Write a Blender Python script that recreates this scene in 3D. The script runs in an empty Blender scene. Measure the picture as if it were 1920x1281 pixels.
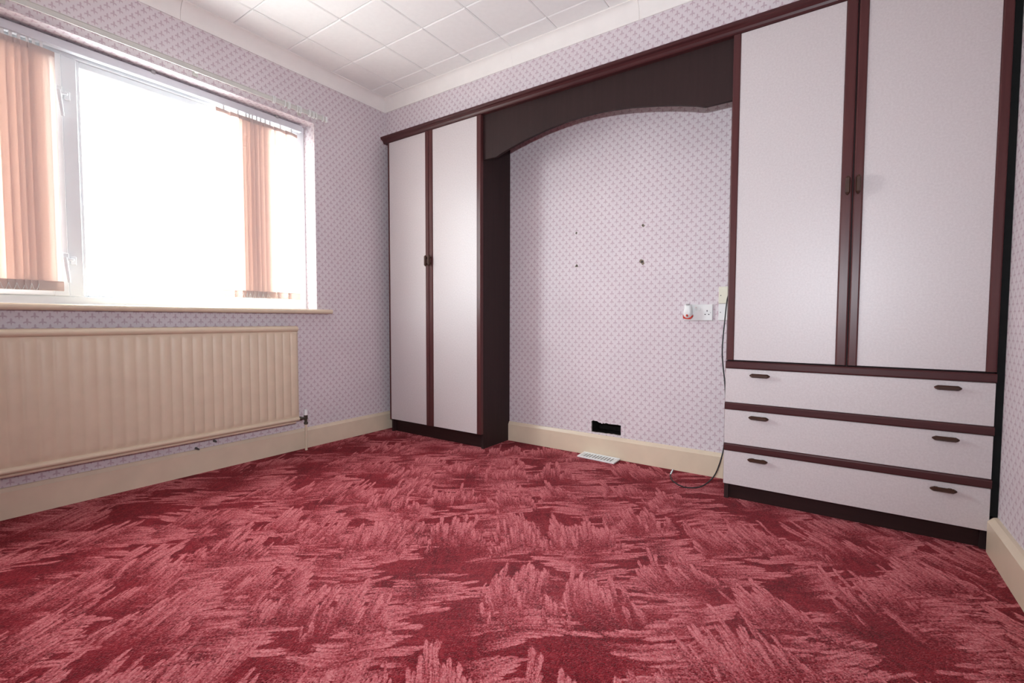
import bpy, bmesh, math, random
from mathutils import Vector, Matrix
from mathutils.geometry import tessellate_polygon

scene = bpy.context.scene
COL = scene.collection
random.seed(7)

# ------------------------------------------------------------------ camera, light, exposure
YAW, PITCH, ROLL = 0.6061, -0.0461, 0.0028
CAM = Vector((2.8205, -2.3429, 0.8294))
fw = Vector((-math.sin(YAW) * math.cos(PITCH), math.cos(YAW) * math.cos(PITCH), math.sin(PITCH)))
rt = Vector((math.cos(YAW), math.sin(YAW), 0))
up = rt.cross(fw)
r2 = rt * math.cos(ROLL) + up * math.sin(ROLL)
u2 = -rt * math.sin(ROLL) + up * math.cos(ROLL)
cam_data = bpy.data.cameras.new('camera')
cam_data.sensor_width = 36.0
cam_data.lens = 888.19 / 1920 * 36.0
cam_data.clip_start = 0.02
cam = bpy.data.objects.new('camera', cam_data)
m = Matrix((r2, u2, -fw)).transposed().to_4x4()
m.translation = CAM
cam.matrix_world = m
COL.objects.link(cam)
scene.camera = cam

vs = scene.view_settings
vs.view_transform = 'Standard'
vs.look = 'None'
vs.gamma = 1.0
vs.use_curve_mapping = False
vs.exposure = 0.12

# overcast daylight outside; dimmer below the horizon, as ground would be
SKY_STRENGTH = 25.0
world = bpy.data.worlds.new('world')
scene.world = world
world.use_nodes = True
wn = world.node_tree
wn.nodes.clear()
w_out = wn.nodes.new('ShaderNodeOutputWorld')
w_bg = wn.nodes.new('ShaderNodeBackground')
w_tc = wn.nodes.new('ShaderNodeTexCoord')
w_sep = wn.nodes.new('ShaderNodeSeparateXYZ')
w_map = wn.nodes.new('ShaderNodeMapRange')
w_mix = wn.nodes.new('ShaderNodeMix')
w_mix.data_type = 'RGBA'
wn.links.new(w_tc.outputs['Generated'], w_sep.inputs[0])
wn.links.new(w_sep.outputs['Z'], w_map.inputs['Value'])
w_map.inputs['From Min'].default_value = -0.10
w_map.inputs['From Max'].default_value = 0.02
wn.links.new(w_map.outputs['Result'], w_mix.inputs['Factor'])
w_mix.inputs['A'].default_value = (0.52, 0.54, 0.55, 1)
w_mix.inputs['B'].default_value = (0.93, 0.985, 1.03, 1)
wn.links.new(w_mix.outputs['Result'], w_bg.inputs['Color'])
w_bg.inputs['Strength'].default_value = SKY_STRENGTH
wn.links.new(w_bg.outputs[0], w_out.inputs['Surface'])

# window opening acts as the portal for the daylight
WY0, WY1, WZ0, WZ1 = -2.50, -0.516, 0.892, 2.085     # opening in the window wall
pd = bpy.data.lights.new('daylight_portal', 'AREA')
pd.shape = 'RECTANGLE'
pd.size, pd.size_y = WZ1 - WZ0, WY1 - WY0
pd.cycles.is_portal = True
po = bpy.data.objects.new('daylight_portal', pd)
po.location = (-0.32, (WY0 + WY1) / 2, (WZ0 + WZ1) / 2)
po.rotation_euler = (0, math.radians(-90), 0)
COL.objects.link(po)

# the photographer's flash on top of the camera (its hard shadow shows above the alcove)
fd = bpy.data.lights.new('camera_flash', 'SPOT')
fd.energy = 135
fd.color = (0.86, 0.93, 1.0)
fd.shadow_soft_size = 0.012
fd.spot_size = math.radians(130)
fd.spot_blend = 1.0
fo = bpy.data.objects.new('camera_flash', fd)
fo.location = (2.833, -2.343, 1.067)
fdir = Vector((-math.sin(YAW + 0.0), math.cos(YAW + 0.0), 0.06)).normalized()
fo.rotation_euler = fdir.to_track_quat('-Z', 'Y').to_euler()
COL.objects.link(fo)

# ------------------------------------------------------------------ node helpers
def new_mat(name):
    mt = bpy.data.materials.new(name)
    mt.use_nodes = True
    nt = mt.node_tree
    b = nt.nodes['Principled BSDF']
    return mt, nt, b

class X:
    """a scalar socket with arithmetic"""
    def __init__(s, nt, v): s.nt, s.v = nt, v
    def _op(s, op, *a, clamp=False):
        n = s.nt.nodes.new('ShaderNodeMath'); n.operation = op; n.use_clamp = clamp
        for i, q in enumerate((s,) + a):
            if isinstance(q, X):
                if isinstance(q.v, (int, float)): n.inputs[i].default_value = q.v
                else: s.nt.links.new(q.v, n.inputs[i])
            else: n.inputs[i].default_value = q
        return X(s.nt, n.outputs[0])
    def __add__(s, o): return s._op('ADD', o)
    def __sub__(s, o): return s._op('SUBTRACT', o)
    def __mul__(s, o): return s._op('MULTIPLY', o)
    def __truediv__(s, o): return s._op('DIVIDE', o)
    def rsub(s, o): return X(s.nt, float(o))._op('SUBTRACT', s)
    def floor(s): return s._op('FLOOR')
    def fract(s): return s._op('FRACT')
    def abs(s): return s._op('ABSOLUTE')
    def max(s, o): return s._op('MAXIMUM', o)
    def min(s, o): return s._op('MINIMUM', o)
    def pow(s, o): return s._op('POWER', o)
    def clamp(s): return s._op('ADD', 0.0, clamp=True)
    def step(s, a, b):
        n = s.nt.nodes.new('ShaderNodeMapRange'); n.interpolation_type = 'SMOOTHSTEP'
        s.nt.links.new(s.v, n.inputs['Value'])
        for k, q in (('From Min', a), ('From Max', b)):
            if isinstance(q, X): s.nt.links.new(q.v, n.inputs[k])
            else: n.inputs[k].default_value = q
        return X(s.nt, n.outputs['Result'])

def comb(nt, *a):
    n = nt.nodes.new('ShaderNodeCombineXYZ')
    for i, q in enumerate(a):
        if isinstance(q, X): nt.links.new(q.v, n.inputs[i])
        else: n.inputs[i].default_value = q
    return n.outputs[0]

def noise(nt, vec, scale=1.0, detail=2.0, rough=0.5):
    n = nt.nodes.new('ShaderNodeTexNoise')
    if vec is not None: nt.links.new(vec, n.inputs['Vector'])
    n.inputs['Scale'].default_value = scale
    n.inputs['Detail'].default_value = detail
    n.inputs['Roughness'].default_value = rough
    return X(nt, n.outputs[0])

def white(nt, vec):
    n = nt.nodes.new('ShaderNodeTexWhiteNoise')
    nt.links.new(vec, n.inputs['Vector'])
    return X(nt, n.outputs['Value'])

def ramp(nt, x, stops):
    n = nt.nodes.new('ShaderNodeValToRGB')
    e = n.color_ramp.elements
    e[0].position, e[0].color = stops[0][0], (*stops[0][1], 1)
    e[1].position, e[1].color = stops[-1][0], (*stops[-1][1], 1)
    for p, c in stops[1:-1]:
        q = e.new(p); q.color = (*c, 1)
    nt.links.new(x.v, n.inputs[0])
    return n.outputs[0]

def position(nt):
    g = nt.nodes.new('ShaderNodeNewGeometry')
    s = nt.nodes.new('ShaderNodeSeparateXYZ')
    nt.links.new(g.outputs['Position'], s.inputs[0])
    return g, X(nt, s.outputs[0]), X(nt, s.outputs[1]), X(nt, s.outputs[2])

def bump(nt, b, h, strength, dist):
    n = nt.nodes.new('ShaderNodeBump')
    n.inputs['Strength'].default_value = strength
    n.inputs['Distance'].default_value = dist
    nt.links.new(h.v, n.inputs['Height'])
    nt.links.new(n.outputs[0], b.inputs['Normal'])

def mix_col(nt, f, a, b):
    n = nt.nodes.new('ShaderNodeMix'); n.data_type = 'RGBA'
    nt.links.new(f.v, n.inputs['Factor'])
    for k, q in (('A', a), ('B', b)):
        if isinstance(q, tuple): n.inputs[k].default_value = (*q, 1)
        else: nt.links.new(q, n.inputs[k])
    return n.outputs['Result']

def plain(name, col, rough=0.5, spec=0.5, var=0.06, scale=30.0, bmp=0.0, bscale=200.0, metal=0.0):
    """a painted / moulded surface: slight tone variation plus fine relief"""
    mt, nt, b = new_mat(name)
    g, x, y, z = position(nt)
    v = noise(nt, g.outputs['Position'], scale, 3.0)
    c2 = tuple(max(0.0, c * (1 - 2 * var)) for c in col)
    c1 = tuple(min(1.0, c * (1 + 2 * var)) for c in col)
    nt.links.new(ramp(nt, v, [(0.2, c2), (0.8, c1)]), b.inputs['Base Color'])
    b.inputs['Roughness'].default_value = rough
    b.inputs['Specular IOR Level'].default_value = spec
    b.inputs['Metallic'].default_value = metal
    if bmp:
        bump(nt, b, noise(nt, g.outputs['Position'], bscale, 2.0), bmp, 0.002)
    return mt

# ------------------------------------------------------------------ materials
def carpet_material():
    """tufted carpet: every tuft is dyed red or pink, the odds follow fans of brush strokes"""
    mt, nt, b = new_mat('carpet')
    g, x, y, z = position(nt)
    vo = nt.nodes.new('ShaderNodeTexVoronoi')
    vo.voronoi_dimensions = '2D'
    vo.inputs['Scale'].default_value = 260.0
    nt.links.new(comb(nt, x, y, 0.0), vo.inputs['Vector'])
    vs_ = nt.nodes.new('ShaderNodeSeparateXYZ'); nt.links.new(vo.outputs['Color'], vs_.inputs[0])
    r1, r2_, r3 = X(nt, vs_.outputs[0]), X(nt, vs_.outputs[1]), X(nt, vs_.outputs[2])
    tuft_d = X(nt, vo.outputs['Distance'])
    ang = 0.66
    dx, dy = -math.sin(ang), math.cos(ang)
    w1 = (noise(nt, comb(nt, x, y, 0.0), 2.0, 1.0) - 0.5) * 0.13
    w2 = (noise(nt, comb(nt, y, x, 5.3), 2.0, 1.0) - 0.5) * 0.13
    jag = (noise(nt, comb(nt, x, y, 9.1), 85.0, 3.0) - 0.5) * 0.018
    s = x * dx + y * dy + w1
    t = x * dy - y * dx + w2
    def layer(s, t, ps, pt, os_, ot, seed, sign, present):
        tt = (t + ot) / pt
        row = tt.floor()
        ft = tt.fract() - 0.5
        rr = white(nt, comb(nt, row, seed, 1.7))
        ss = (s * sign + os_) / ps + rr
        cell = ss.floor()
        fs = ss.fract()
        idn = row * 13.37 + cell * 7.77 + seed
        rnd = white(nt, comb(nt, cell, row, seed))
        lean = (rnd - 0.5) * 0.30
        fan = fs * 0.45 + 0.78
        tl = (ft * pt + jag * 0.6) / fan - lean * fs * ps
        fu = tl / 0.0150 + (noise(nt, comb(nt, tl * 30.0, s * 9.0, idn), 1.0, 1.0) - 0.5) * 1.6
        fi = fu.floor()
        ff = fu.fract() - 0.5
        tipn = noise(nt, comb(nt, fi * 0.42, idn, seed), 1.0, 1.0, 0.5)
        tipw = white(nt, comb(nt, fi, idn, seed + 0.5))
        edge = (ft.abs() * 2.0).pow(3.0) * 0.42
        tip = ((tipn - 0.5) * 1.3 + tipw * 0.26 + 0.54 - edge).max(0.08).min(0.985)
        q = (fs + ff * ff * 0.16 + jag * 1.6) / tip
        body = q.step(0.0, 0.98).pow(1.2) * q.step(0.975, 1.03).rsub(1.0)
        groove = ff.abs().step(0.30, 0.5) * q.step(0.25, 1.0) * 0.38
        streak = noise(nt, comb(nt, tl * 150.0, s * 7.0, idn), 1.0, 2.0, 0.6).step(0.30, 0.62) * 0.55 + 0.45
        body = body * groove.rsub(1.0)
        side = ft.abs().step(0.42, 0.5).rsub(1.0)
        on = side * rnd.step(present, present + 0.05)
        cover = q.step(0.20, 0.60) * q.step(0.975, 1.03).rsub(1.0) * on
        return body * streak * on, cover
    def over(under, lay):
        v, c = lay
        return (under * c.rsub(1.0)).max(v)
    L = layer(t, s, 0.43, 0.19, 0.10, 0.11, 23.0, 1.0, 0.22)[0]
    L = over(L, layer(t, s, 0.41, 0.21, 0.30, 0.19, 37.0, -1.0, 0.26))
    L = over(L, layer(s, t, 0.42, 0.23, 0.21, 0.13, 11.0, 1.0, 0.42))
    L = over(L, layer(t, s, 0.40, 0.20, 0.17, 0.05, 51.0, 1.0, 0.48))
    L = over(L, layer(s, t, 0.39, 0.26, 0.0, 0.0, 3.0, 1.0, 0.36))
    low = noise(nt, comb(nt, x, y, 8.0), 5.0, 3.0) - 0.5
    P = L * 1.02 + low * 0.22 + 0.05
    grain = noise(nt, comb(nt, x, y, 4.0), 120.0, 2.0, 0.6)
    # soft dithering tuft by tuft
    pick = (P + (r1 - 0.5) * 0.55 + (grain - 0.5) * 0.8).step(0.02, 0.92)
    wisp = noise(nt, comb(nt, s * 9.0, t * 55.0, 2.0), 1.0, 2.0).max(noise(nt, comb(nt, s * 55.0, t * 9.0, 6.0), 1.0, 2.0)) - 0.58
    base = ramp(nt, r2_ * 0.5 + low * 0.9 + wisp * 1.6 + 0.22, [(0.0, (0.100, 0.005, 0.008)), (0.45, (0.195, 0.009, 0.016)), (1.0, (0.300, 0.022, 0.030))])
    pink = ramp(nt, r3 * 0.55 + P * 0.45, [(0.0, (0.37, 0.045, 0.058)), (0.5, (0.53, 0.112, 0.128)), (1.0, (0.70, 0.245, 0.255))])
    nt.links.new(mix_col(nt, pick, base, pink), b.inputs['Base Color'])
    b.inputs['Roughness'].default_value = 0.95
    b.inputs['Specular IOR Level'].default_value = 0.04
    b.inputs['Sheen Weight'].default_value = 0.10
    b.inputs['Sheen Roughness'].default_value = 0.4
    b.inputs['Sheen Tint'].default_value = (1.0, 0.6, 0.62, 1)
    mid = noise(nt, comb(nt, x, y, 3.0), 70.0, 2.0)
    bump(nt, b, tuft_d * -1.1 + r2_ * 0.35 + mid * 0.8, 0.6, 0.005)
    return mt

def wallpaper_material():
    mt, nt, b = new_mat('wallpaper')
    g, x, y, z = position(nt)
    ns = nt.nodes.new('ShaderNodeSeparateXYZ')
    nt.links.new(g.outputs['True Normal'], ns.inputs[0])
    nx = X(nt, ns.outputs[0]).abs().step(0.69, 0.71)
    nz = X(nt, ns.outputs[2]).abs().step(0.69, 0.71)
    u = x + (y - x) * nx            # horizontal run of the paper
    v = z + (y - z) * nz
    PU, PV = 0.0472, 0.0494
    def motif(ou, ov):
        fu = ((u / PU + ou).fract() - 0.5) * PU
        fv = ((v / PV + ov).fract() - 0.5) * PV
        au = fu.abs()
        def ell(px, cx, cz, rx, rz, slope=0.0):
            a = (px - cx) / rx
            zz = fv - cz
            if slope: zz = zz - (px - cx) * slope
            c = zz / rz
            return (a * a + c * c)
        d = ell(fu, 0.0, 0.0066, 0.0037, 0.0078)                    # upper petal
        d = d.min(ell(au, 0.0062, -0.0026, 0.0070, 0.0034, -0.20))  # side petals
        d = d.min(ell(fu, 0.0, -0.0008, 0.0044, 0.0046))            # heart
        d = d.min(ell(fu, 0.0, -0.0078, 0.0024, 0.0050))            # stem
        d = d.min(ell(fu, 0.0, -0.0150, 0.0013, 0.0014))     # dot under the stem
        d = d.min(ell(au, 0.0105, -0.0082, 0.0013, 0.0013))
        return d.step(0.62, 1.25).rsub(1.0)
    mo = motif(0.0, 0.0).max(motif(0.5, 0.5))
    pr = noise(nt, g.outputs['Position'], 320.0, 2.0).step(0.25, 0.75) * 0.35 + 0.65
    mo = mo * pr
    base = ramp(nt, noise(nt, g.outputs['Position'], 4.0, 3.0), [(0.25, (0.650, 0.580, 0.604)), (0.75, (0.710, 0.640, 0.664))])
    nt.links.new(mix_col(nt, mo * 0.88, base, (0.475, 0.335, 0.390)), b.inputs['Base Color'])
    b.inputs['Roughness'].default_value = 0.55
    b.inputs['Specular IOR Level'].default_value = 0.28
    bump(nt, b, noise(nt, g.outputs['Position'], 500.0, 2.0), 0.12, 0.001)
    return mt

def wood_material(name, c0, c1, rough, axis):
    mt, nt, b = new_mat(name)
    g, x, y, z = position(nt)
    k = [60.0, 60.0, 60.0]; k[axis] = 3.0
    v = noise(nt, comb(nt, x * k[0], y * k[1], z * k[2]), 1.0, 4.0, 0.6)
    nt.links.new(ramp(nt, v, [(0.3, c0), (0.7, c1)]), b.inputs['Base Color'])
    b.inputs['Roughness'].default_value = rough
    b.inputs['Specular IOR Level'].default_value = 0.28
    return mt

def laminate_material():
    mt, nt, b = new_mat('laminate')
    g, x, y, z = position(nt)
    v = noise(nt, g.outputs['Position'], 130.0, 3.0, 0.7)
    nt.links.new(ramp(nt, v, [(0.30, (0.535, 0.478, 0.480)), (0.70, (0.610, 0.558, 0.557))]), b.inputs['Base Color'])
    b.inputs['Roughness'].default_value = 0.42
    b.inputs['Specular IOR Level'].default_value = 0.60
    bump(nt, b, noise(nt, g.outputs['Position'], 260.0, 2.0), 0.05, 0.001)
    return mt

def fabric_material():
    """translucent peach vertical-blind cloth"""
    mt, nt, b = new_mat('blind_fabric')
    out = nt.nodes['Material Output']
    g, x, y, z = position(nt)
    weave = noise(nt, comb(nt, y * 900.0, z * 400.0, 0.0), 1.0, 1.0)
    dif = nt.nodes.new('ShaderNodeBsdfDiffuse')
    tr = nt.nodes.new('ShaderNodeBsdfTranslucent')
    mx = nt.nodes.new('ShaderNodeMixShader')
    nt.links.new(ramp(nt, weave, [(0.3, (0.66, 0.56, 0.54)), (0.7, (0.72, 0.62, 0.60))]), dif.inputs['Color'])
    nt.links.new(ramp(nt, weave, [(0.3, (0.83, 0.66, 0.575)), (0.7, (0.90, 0.74, 0.655))]), tr.inputs['Color'])
    mx.inputs[0].default_value = 0.34
    nt.links.new(dif.outputs[0], mx.inputs[1]); nt.links.new(tr.outputs[0], mx.inputs[2])
    nt.links.new(mx.outputs[0], out.inputs['Surface'])
    return mt

def glass_material():
    mt, nt, b = new_mat('window_glass')
    out = nt.nodes['Material Output']
    tp = nt.nodes.new('ShaderNodeBsdfTransparent')
    tp.inputs['Color'].default_value = (0.94, 0.97, 0.96, 1)
    gl = nt.nodes.new('ShaderNodeBsdfGlossy'); gl.inputs['Roughness'].default_value = 0.02
    lw = nt.nodes.new('ShaderNodeLayerWeight')
    fr = X(nt, lw.outputs['Facing']).pow(5.0) * 0.95 + 0.035
    mx = nt.nodes.new('ShaderNodeMixShader')
    nt.links.new(fr.v, mx.inputs[0]); nt.links.new(tp.outputs[0], mx.inputs[1]); nt.links.new(gl.outputs[0], mx.inputs[2])
    nt.links.new(mx.outputs[0], out.inputs['Surface'])
    return mt

M = {}
M['carpet'] = carpet_material()
M['paper'] = wallpaper_material()
M['tile'] = plain('ceiling_tile', (0.90, 0.89, 0.875), 0.9, 0.2, 0.01, 40, 0.08, 300)
M['ceil'] = plain('ceiling_board', (0.55, 0.54, 0.52), 0.9, 0.2, 0.03, 10)
M['cove'] = plain('coving_paint', (0.86, 0.82, 0.79), 0.7, 0.3, 0.015, 12, 0.05, 120)
M['skirt'] = plain('cream_gloss_paint', (0.70, 0.575, 0.435), 0.32, 0.5, 0.03, 9, 0.04, 60)
M['radiator'] = plain('radiator_enamel', (0.66, 0.535, 0.40), 0.42, 0.45, 0.025, 14, 0.03, 90)
M['upvc'] = plain('white_upvc', (0.90, 0.925, 0.94), 0.35, 0.5, 0.01, 8)
M['alu'] = plain('white_aluminium', (0.70, 0.71, 0.75), 0.4, 0.5, 0.01, 8)
M['white'] = plain('white_plastic', (0.80, 0.80, 0.79), 0.35, 0.5, 0.01, 20)
M['ivory'] = plain('ivory_plastic', (0.76, 0.73, 0.60), 0.35, 0.5, 0.01, 20)
M['railw'] = plain('aged_white_plastic', (0.60, 0.58, 0.545), 0.45, 0.4, 0.02, 20)
M['grey'] = plain('grey_plastic', (0.40, 0.38, 0.38), 0.5, 0.4, 0.02, 20)
M['black'] = plain('black_plastic', (0.012, 0.012, 0.014), 0.45, 0.4, 0.05, 40)
M['gap'] = plain('gap_black', (0.012, 0.013, 0.013), 0.8, 0.1, 0.05, 40)  # near-black for the strip between wardrobe and side wall
M['red'] = plain('red_plastic', (0.55, 0.035, 0.02), 0.25, 0.5, 0.05, 60)
M['metal'] = plain('nickel', (0.36, 0.36, 0.36), 0.5, 0.5, 0.02, 90, metal=1.0)
M['brass'] = plain('dull_brass', (0.10, 0.085, 0.065), 0.5, 0.5, 0.1, 90, metal=0.6)
M['stub'] = plain('dark_lead', (0.11, 0.11, 0.10), 0.6, 0.3, 0.1, 90)
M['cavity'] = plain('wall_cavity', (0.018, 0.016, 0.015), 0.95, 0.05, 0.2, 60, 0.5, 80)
M['plaster'] = plain('bare_plaster', (0.52, 0.46, 0.43), 0.95, 0.1, 0.08, 60, 0.4, 150)
M['plug'] = plain('filler_and_plug', (0.22, 0.18, 0.14), 0.9, 0.1, 0.25, 400, 0.5, 500)
M['wood_z'] = wood_material('mahogany_upright', (0.070, 0.020, 0.021), (0.092, 0.029, 0.028), 0.34, 2)
M['wood_x'] = wood_material('mahogany_level', (0.052, 0.015, 0.017), (0.072, 0.022, 0.022), 0.36, 0)
M['panel'] = wood_material('dark_board', (0.022, 0.0095, 0.0095), (0.030, 0.013, 0.0125), 0.62, 2)
M['plinth'] = wood_material('dark_plinth', (0.020, 0.0075, 0.0075), (0.028, 0.0105, 0.010), 0.45, 0)
M['handle'] = wood_material('walnut_handle', (0.040, 0.016, 0.010), (0.062, 0.026, 0.016), 0.46, 0)
M['laminate'] = laminate_material()
M['fabric'] = fabric_material()
M['glass'] = glass_material()
M['hem'] = plain('blind_weight', (0.62, 0.56, 0.52), 0.6, 0.3, 0.02, 30)
M['tilejoint'] = plain('joint_grey', (0.20, 0.19, 0.18), 0.9, 0.1)  # dark grey for tile joints, not assigned to any object

# ------------------------------------------------------------------ mesh helpers
def finish(bm, name, mat, parent=None, smooth=False, loc=None):
    bmesh.ops.recalc_face_normals(bm, faces=bm.faces)
    me = bpy.data.meshes.new(name)
    bm.to_mesh(me); bm.free()
    if smooth:
        for p in me.polygons: p.use_smooth = True
        try: me.set_sharp_from_angle(angle=math.radians(40))
        except Exception: pass
    me.materials.append(M[mat])
    o = bpy.data.objects.new(name, me)
    COL.objects.link(o)
    if loc is not None: o.location = loc
    if parent is not None: attach(o, parent)
    return o

def attach(o, parent):
    o.parent = parent
    o.matrix_parent_inverse = Matrix.Translation(-world_loc(parent))

def world_loc(o):
    v = Vector(o.location)
    if o.parent is not None:
        # children keep world-space coordinates (parents are never rotated)
        v = v
    return v

def thing(name, label, cat, loc, group=None):
    o = bpy.data.objects.new(name, None)
    o.empty_display_size = 0.05
    o.location = loc
    COL.objects.link(o)
    return tag(o, label, cat, group)

def tag(o, label, cat, group=None):
    o['label'] = label; o['category'] = cat
    if group: o['group'] = group
    return o

def struct(o, label=None):
    o['kind'] = 'structure'
    if label: o['label'] = label; 
    return o

def bbox(bm, x0, x1, y0, y1, z0, z1, bev=0.0, seg=1):
    r = bmesh.ops.create_cube(bm, size=1.0)
    vv = r['verts']
    for v in vv:
        v.co = Vector(((x0 + x1) / 2 + v.co.x * (x1 - x0), (y0 + y1) / 2 + v.co.y * (y1 - y0), (z0 + z1) / 2 + v.co.z * (z1 - z0)))
    if bev:
        ed = list({e for v in vv for e in v.link_edges})
        bmesh.ops.bevel(bm, geom=ed, offset=bev, offset_type='OFFSET', segments=seg, profile=0.5, affect='EDGES', clamp_overlap=True)
    return bm

def box(name, mat, parent, x0, x1, y0, y1, z0, z1, bev=0.0, seg=1):
    bm = bmesh.new()
    bbox(bm, x0, x1, y0, y1, z0, z1, bev, seg)
    return finish(bm, name, mat, parent, smooth=seg > 1)

def loft(bm, rings, cap=True, closed=True):
    """skin a list of rings (lists of points)"""
    R = [[bm.verts.new(p) for p in ring] for ring in rings]
    n = len(R[0])
    for a, b in zip(R, R[1:]):
        for i in range(n if closed else n - 1):
            j = (i + 1) % n
            bm.faces.new((a[i], a[j], b[j], b[i]))
    if cap and closed:
        bm.faces.new(R[0][::-1]); bm.faces.new(R[-1])
    return R

def prism(bm, poly, axis, a, b):
    """extrude a 2D polygon along an axis (0: (y,z) 1: (x,z) 2: (x,y))"""
    def P(p, q):
        return {0: (q, p[0], p[1]), 1: (p[0], q, p[1]), 2: (p[0], p[1], q)}[axis]
    va = [bm.verts.new(P(p, a)) for p in poly]
    vb = [bm.verts.new(P(p, b)) for p in poly]
    n = len(poly)
    for i in range(n):
        j = (i + 1) % n
        bm.faces.new((va[i], va[j], vb[j], vb[i]))
    for tri in tessellate_polygon([[Vector((p[0], p[1], 0)) for p in poly]]):
        bm.faces.new([va[i] for i in tri]); bm.faces.new([vb[i] for i in tri])
    return bm

def smooth_path(pts, n=8):
    P = [Vector(p) for p in pts]
    out = []
    for i in range(len(P) - 1):
        p0, p1, p2, p3 = P[max(i - 1, 0)], P[i], P[i + 1], P[min(i + 2, len(P) - 1)]
        for k in range(n):
            t = k / n
            out.append(0.5 * ((2 * p1) + (p2 - p0) * t + (2 * p0 - 5 * p1 + 4 * p2 - p3) * t * t + (3 * p1 - p0 - 3 * p2 + p3) * t ** 3))
    out.append(P[-1])
    return out

def tube(bm, path, rad, sides=8):
    path = [Vector(p) for p in path]
    rings = []
    nrm = None
    for i, p in enumerate(path):
        d = (path[min(i + 1, len(path) - 1)] - path[max(i - 1, 0)]).normalized()
        if nrm is None:
            nrm = d.orthogonal().normalized()
        else:
            nrm = (nrm - d * nrm.dot(d)).normalized()
        bi = d.cross(nrm)
        r = rad(i / (len(path) - 1)) if callable(rad) else rad
        rings.append([p + (nrm * math.cos(2 * math.pi * k / sides) + bi * math.sin(2 * math.pi * k / sides)) * r for k in range(sides)])
    loft(bm, rings)
    return bm

def lathe(bm, cx, cy, prof, sides=16, axis='z'):
    """prof: list of (radius, height)"""
    rings = []
    for r, h in prof:
        ring = []
        for k in range(sides):
            a = 2 * math.pi * k / sides
            if axis == 'z': ring.append((cx + r * math.cos(a), cy + r * math.sin(a), h))
            elif axis == 'y': ring.append((cx + r * math.cos(a), h, cy + r * math.sin(a)))
            else: ring.append((h, cx + r * math.cos(a), cy + r * math.sin(a)))
        rings.append(ring)
    loft(bm, rings)
    return bm

# ------------------------------------------------------------------ room shell
XR, YB, YF, H = 3.300, 0.314, -3.45, 2.444
YU = 0.067            # wall above the fitted units
# floor
bm = bmesh.new(); bbox(bm, -0.3, XR + 0.3, YF - 0.3, YB + 0.3, -0.06, 0.0)
struct(finish(bm, 'floor', 'carpet'), 'red carpet with pink feathered brush-stroke pattern')

# window wall with its opening
bm = bmesh.new()
bbox(bm, -0.30, 0.0, YF - 0.3, YB + 0.25, -0.06, WZ0 - 0.026)
bbox(bm, -0.30, 0.0, YF - 0.3, YB + 0.25, WZ1, 2.62)
bbox(bm, -0.30, 0.0, YF - 0.3, WY0, WZ0 - 0.026, WZ1)
bbox(bm, -0.30, 0.0, WY1, YB + 0.25, WZ0 - 0.026, WZ1)
struct(finish(bm, 'wall_left', 'paper'), 'pink sprig wallpaper on the window wall')

# alcove wall with a ragged vent hole
hole = []
def rag(p, q, n, amp, amp2=0.0):
    for k in range(n):
        f = k / n
        hole.append((p[0] + (q[0] - p[0]) * f + (random.uniform(-amp2, amp2) if k else 0),
                     p[1] + (q[1] - p[1]) * f + (random.uniform(-amp, amp) if k else 0)))
rag((1.576, 0.141), (1.766, 0.143), 12, 0.0016)
rag((1.766, 0.143), (1.767, 0.203), 5, 0.0, 0.001)
top = [(1.767, 0.203), (1.745, 0.205), (1.722, 0.204), (1.690, 0.203), (1.672, 0.207), (1.663, 0.202), (1.655, 0.204), (1.645, 0.198),
       (1.637, 0.204), (1.630, 0.203), (1.622, 0.206), (1.614, 0.211), (1.598, 0.211), (1.588, 0.213), (1.579, 0.208), (1.574, 0.203)]
hole += top
rag((1.576, 0.194), (1.576, 0.141), 5, 0.0, 0.0012)
bm = bmesh.new()
outer = [(-0.1, -0.06), (XR + 0.1, -0.06), (XR + 0.1, 2.6), (-0.1, 2.6)]
polys = [[Vector((p[0], p[1], 0)) for p in outer], [Vector((p[0], p[1], 0)) for p in hole]]
flat = [p for pl in polys for p in pl]
fv = [bm.verts.new((p.x, YB, p.y)) for p in flat]
for tri in tessellate_polygon(polys):
    try: bm.faces.new([fv[i] for i in tri])
    except ValueError: pass
bbox(bm, -0.3, XR + 0.3, YB + 0.16, YB + 0.30, -0.06, 2.6)
wb = struct(finish(bm, 'wall_back', 'paper'), 'pink sprig wallpaper on the alcove wall with an open vent hole')
# make the sheet face the room
for p in wb.data.polygons:
    pass
bm = bmesh.new()
ra = [(p[0], YB + 0.0003, p[1]) for p in hole]
rb = [(p[0], YB + 0.012, p[1]) for p in hole]
loft(bm, [ra, rb], cap=False)
finish(bm, 'plaster_edge', 'plaster', wb)
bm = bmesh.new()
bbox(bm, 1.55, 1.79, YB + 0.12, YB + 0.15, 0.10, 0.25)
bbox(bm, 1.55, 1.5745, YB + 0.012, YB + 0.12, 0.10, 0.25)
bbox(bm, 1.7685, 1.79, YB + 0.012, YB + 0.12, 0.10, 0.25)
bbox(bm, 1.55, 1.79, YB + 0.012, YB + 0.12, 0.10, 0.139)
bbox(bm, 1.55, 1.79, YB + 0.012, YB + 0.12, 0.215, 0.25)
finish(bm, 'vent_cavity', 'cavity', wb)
# paint line left by the old grille round the hole
bm = bmesh.new()
for (x0, x1, z0, z1) in ((1.547, 1.5485, 0.126, 0.214), (1.7905, 1.792, 0.126, 0.216), (1.547, 1.792, 0.1255, 0.1265), (1.75, 1.792, 0.2145, 0.2155)):
    bbox(bm, x0, x1, YB - 0.0006, YB + 0.001, z0, z1)
finish(bm, 'paper_outline', 'grey', wb)

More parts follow.
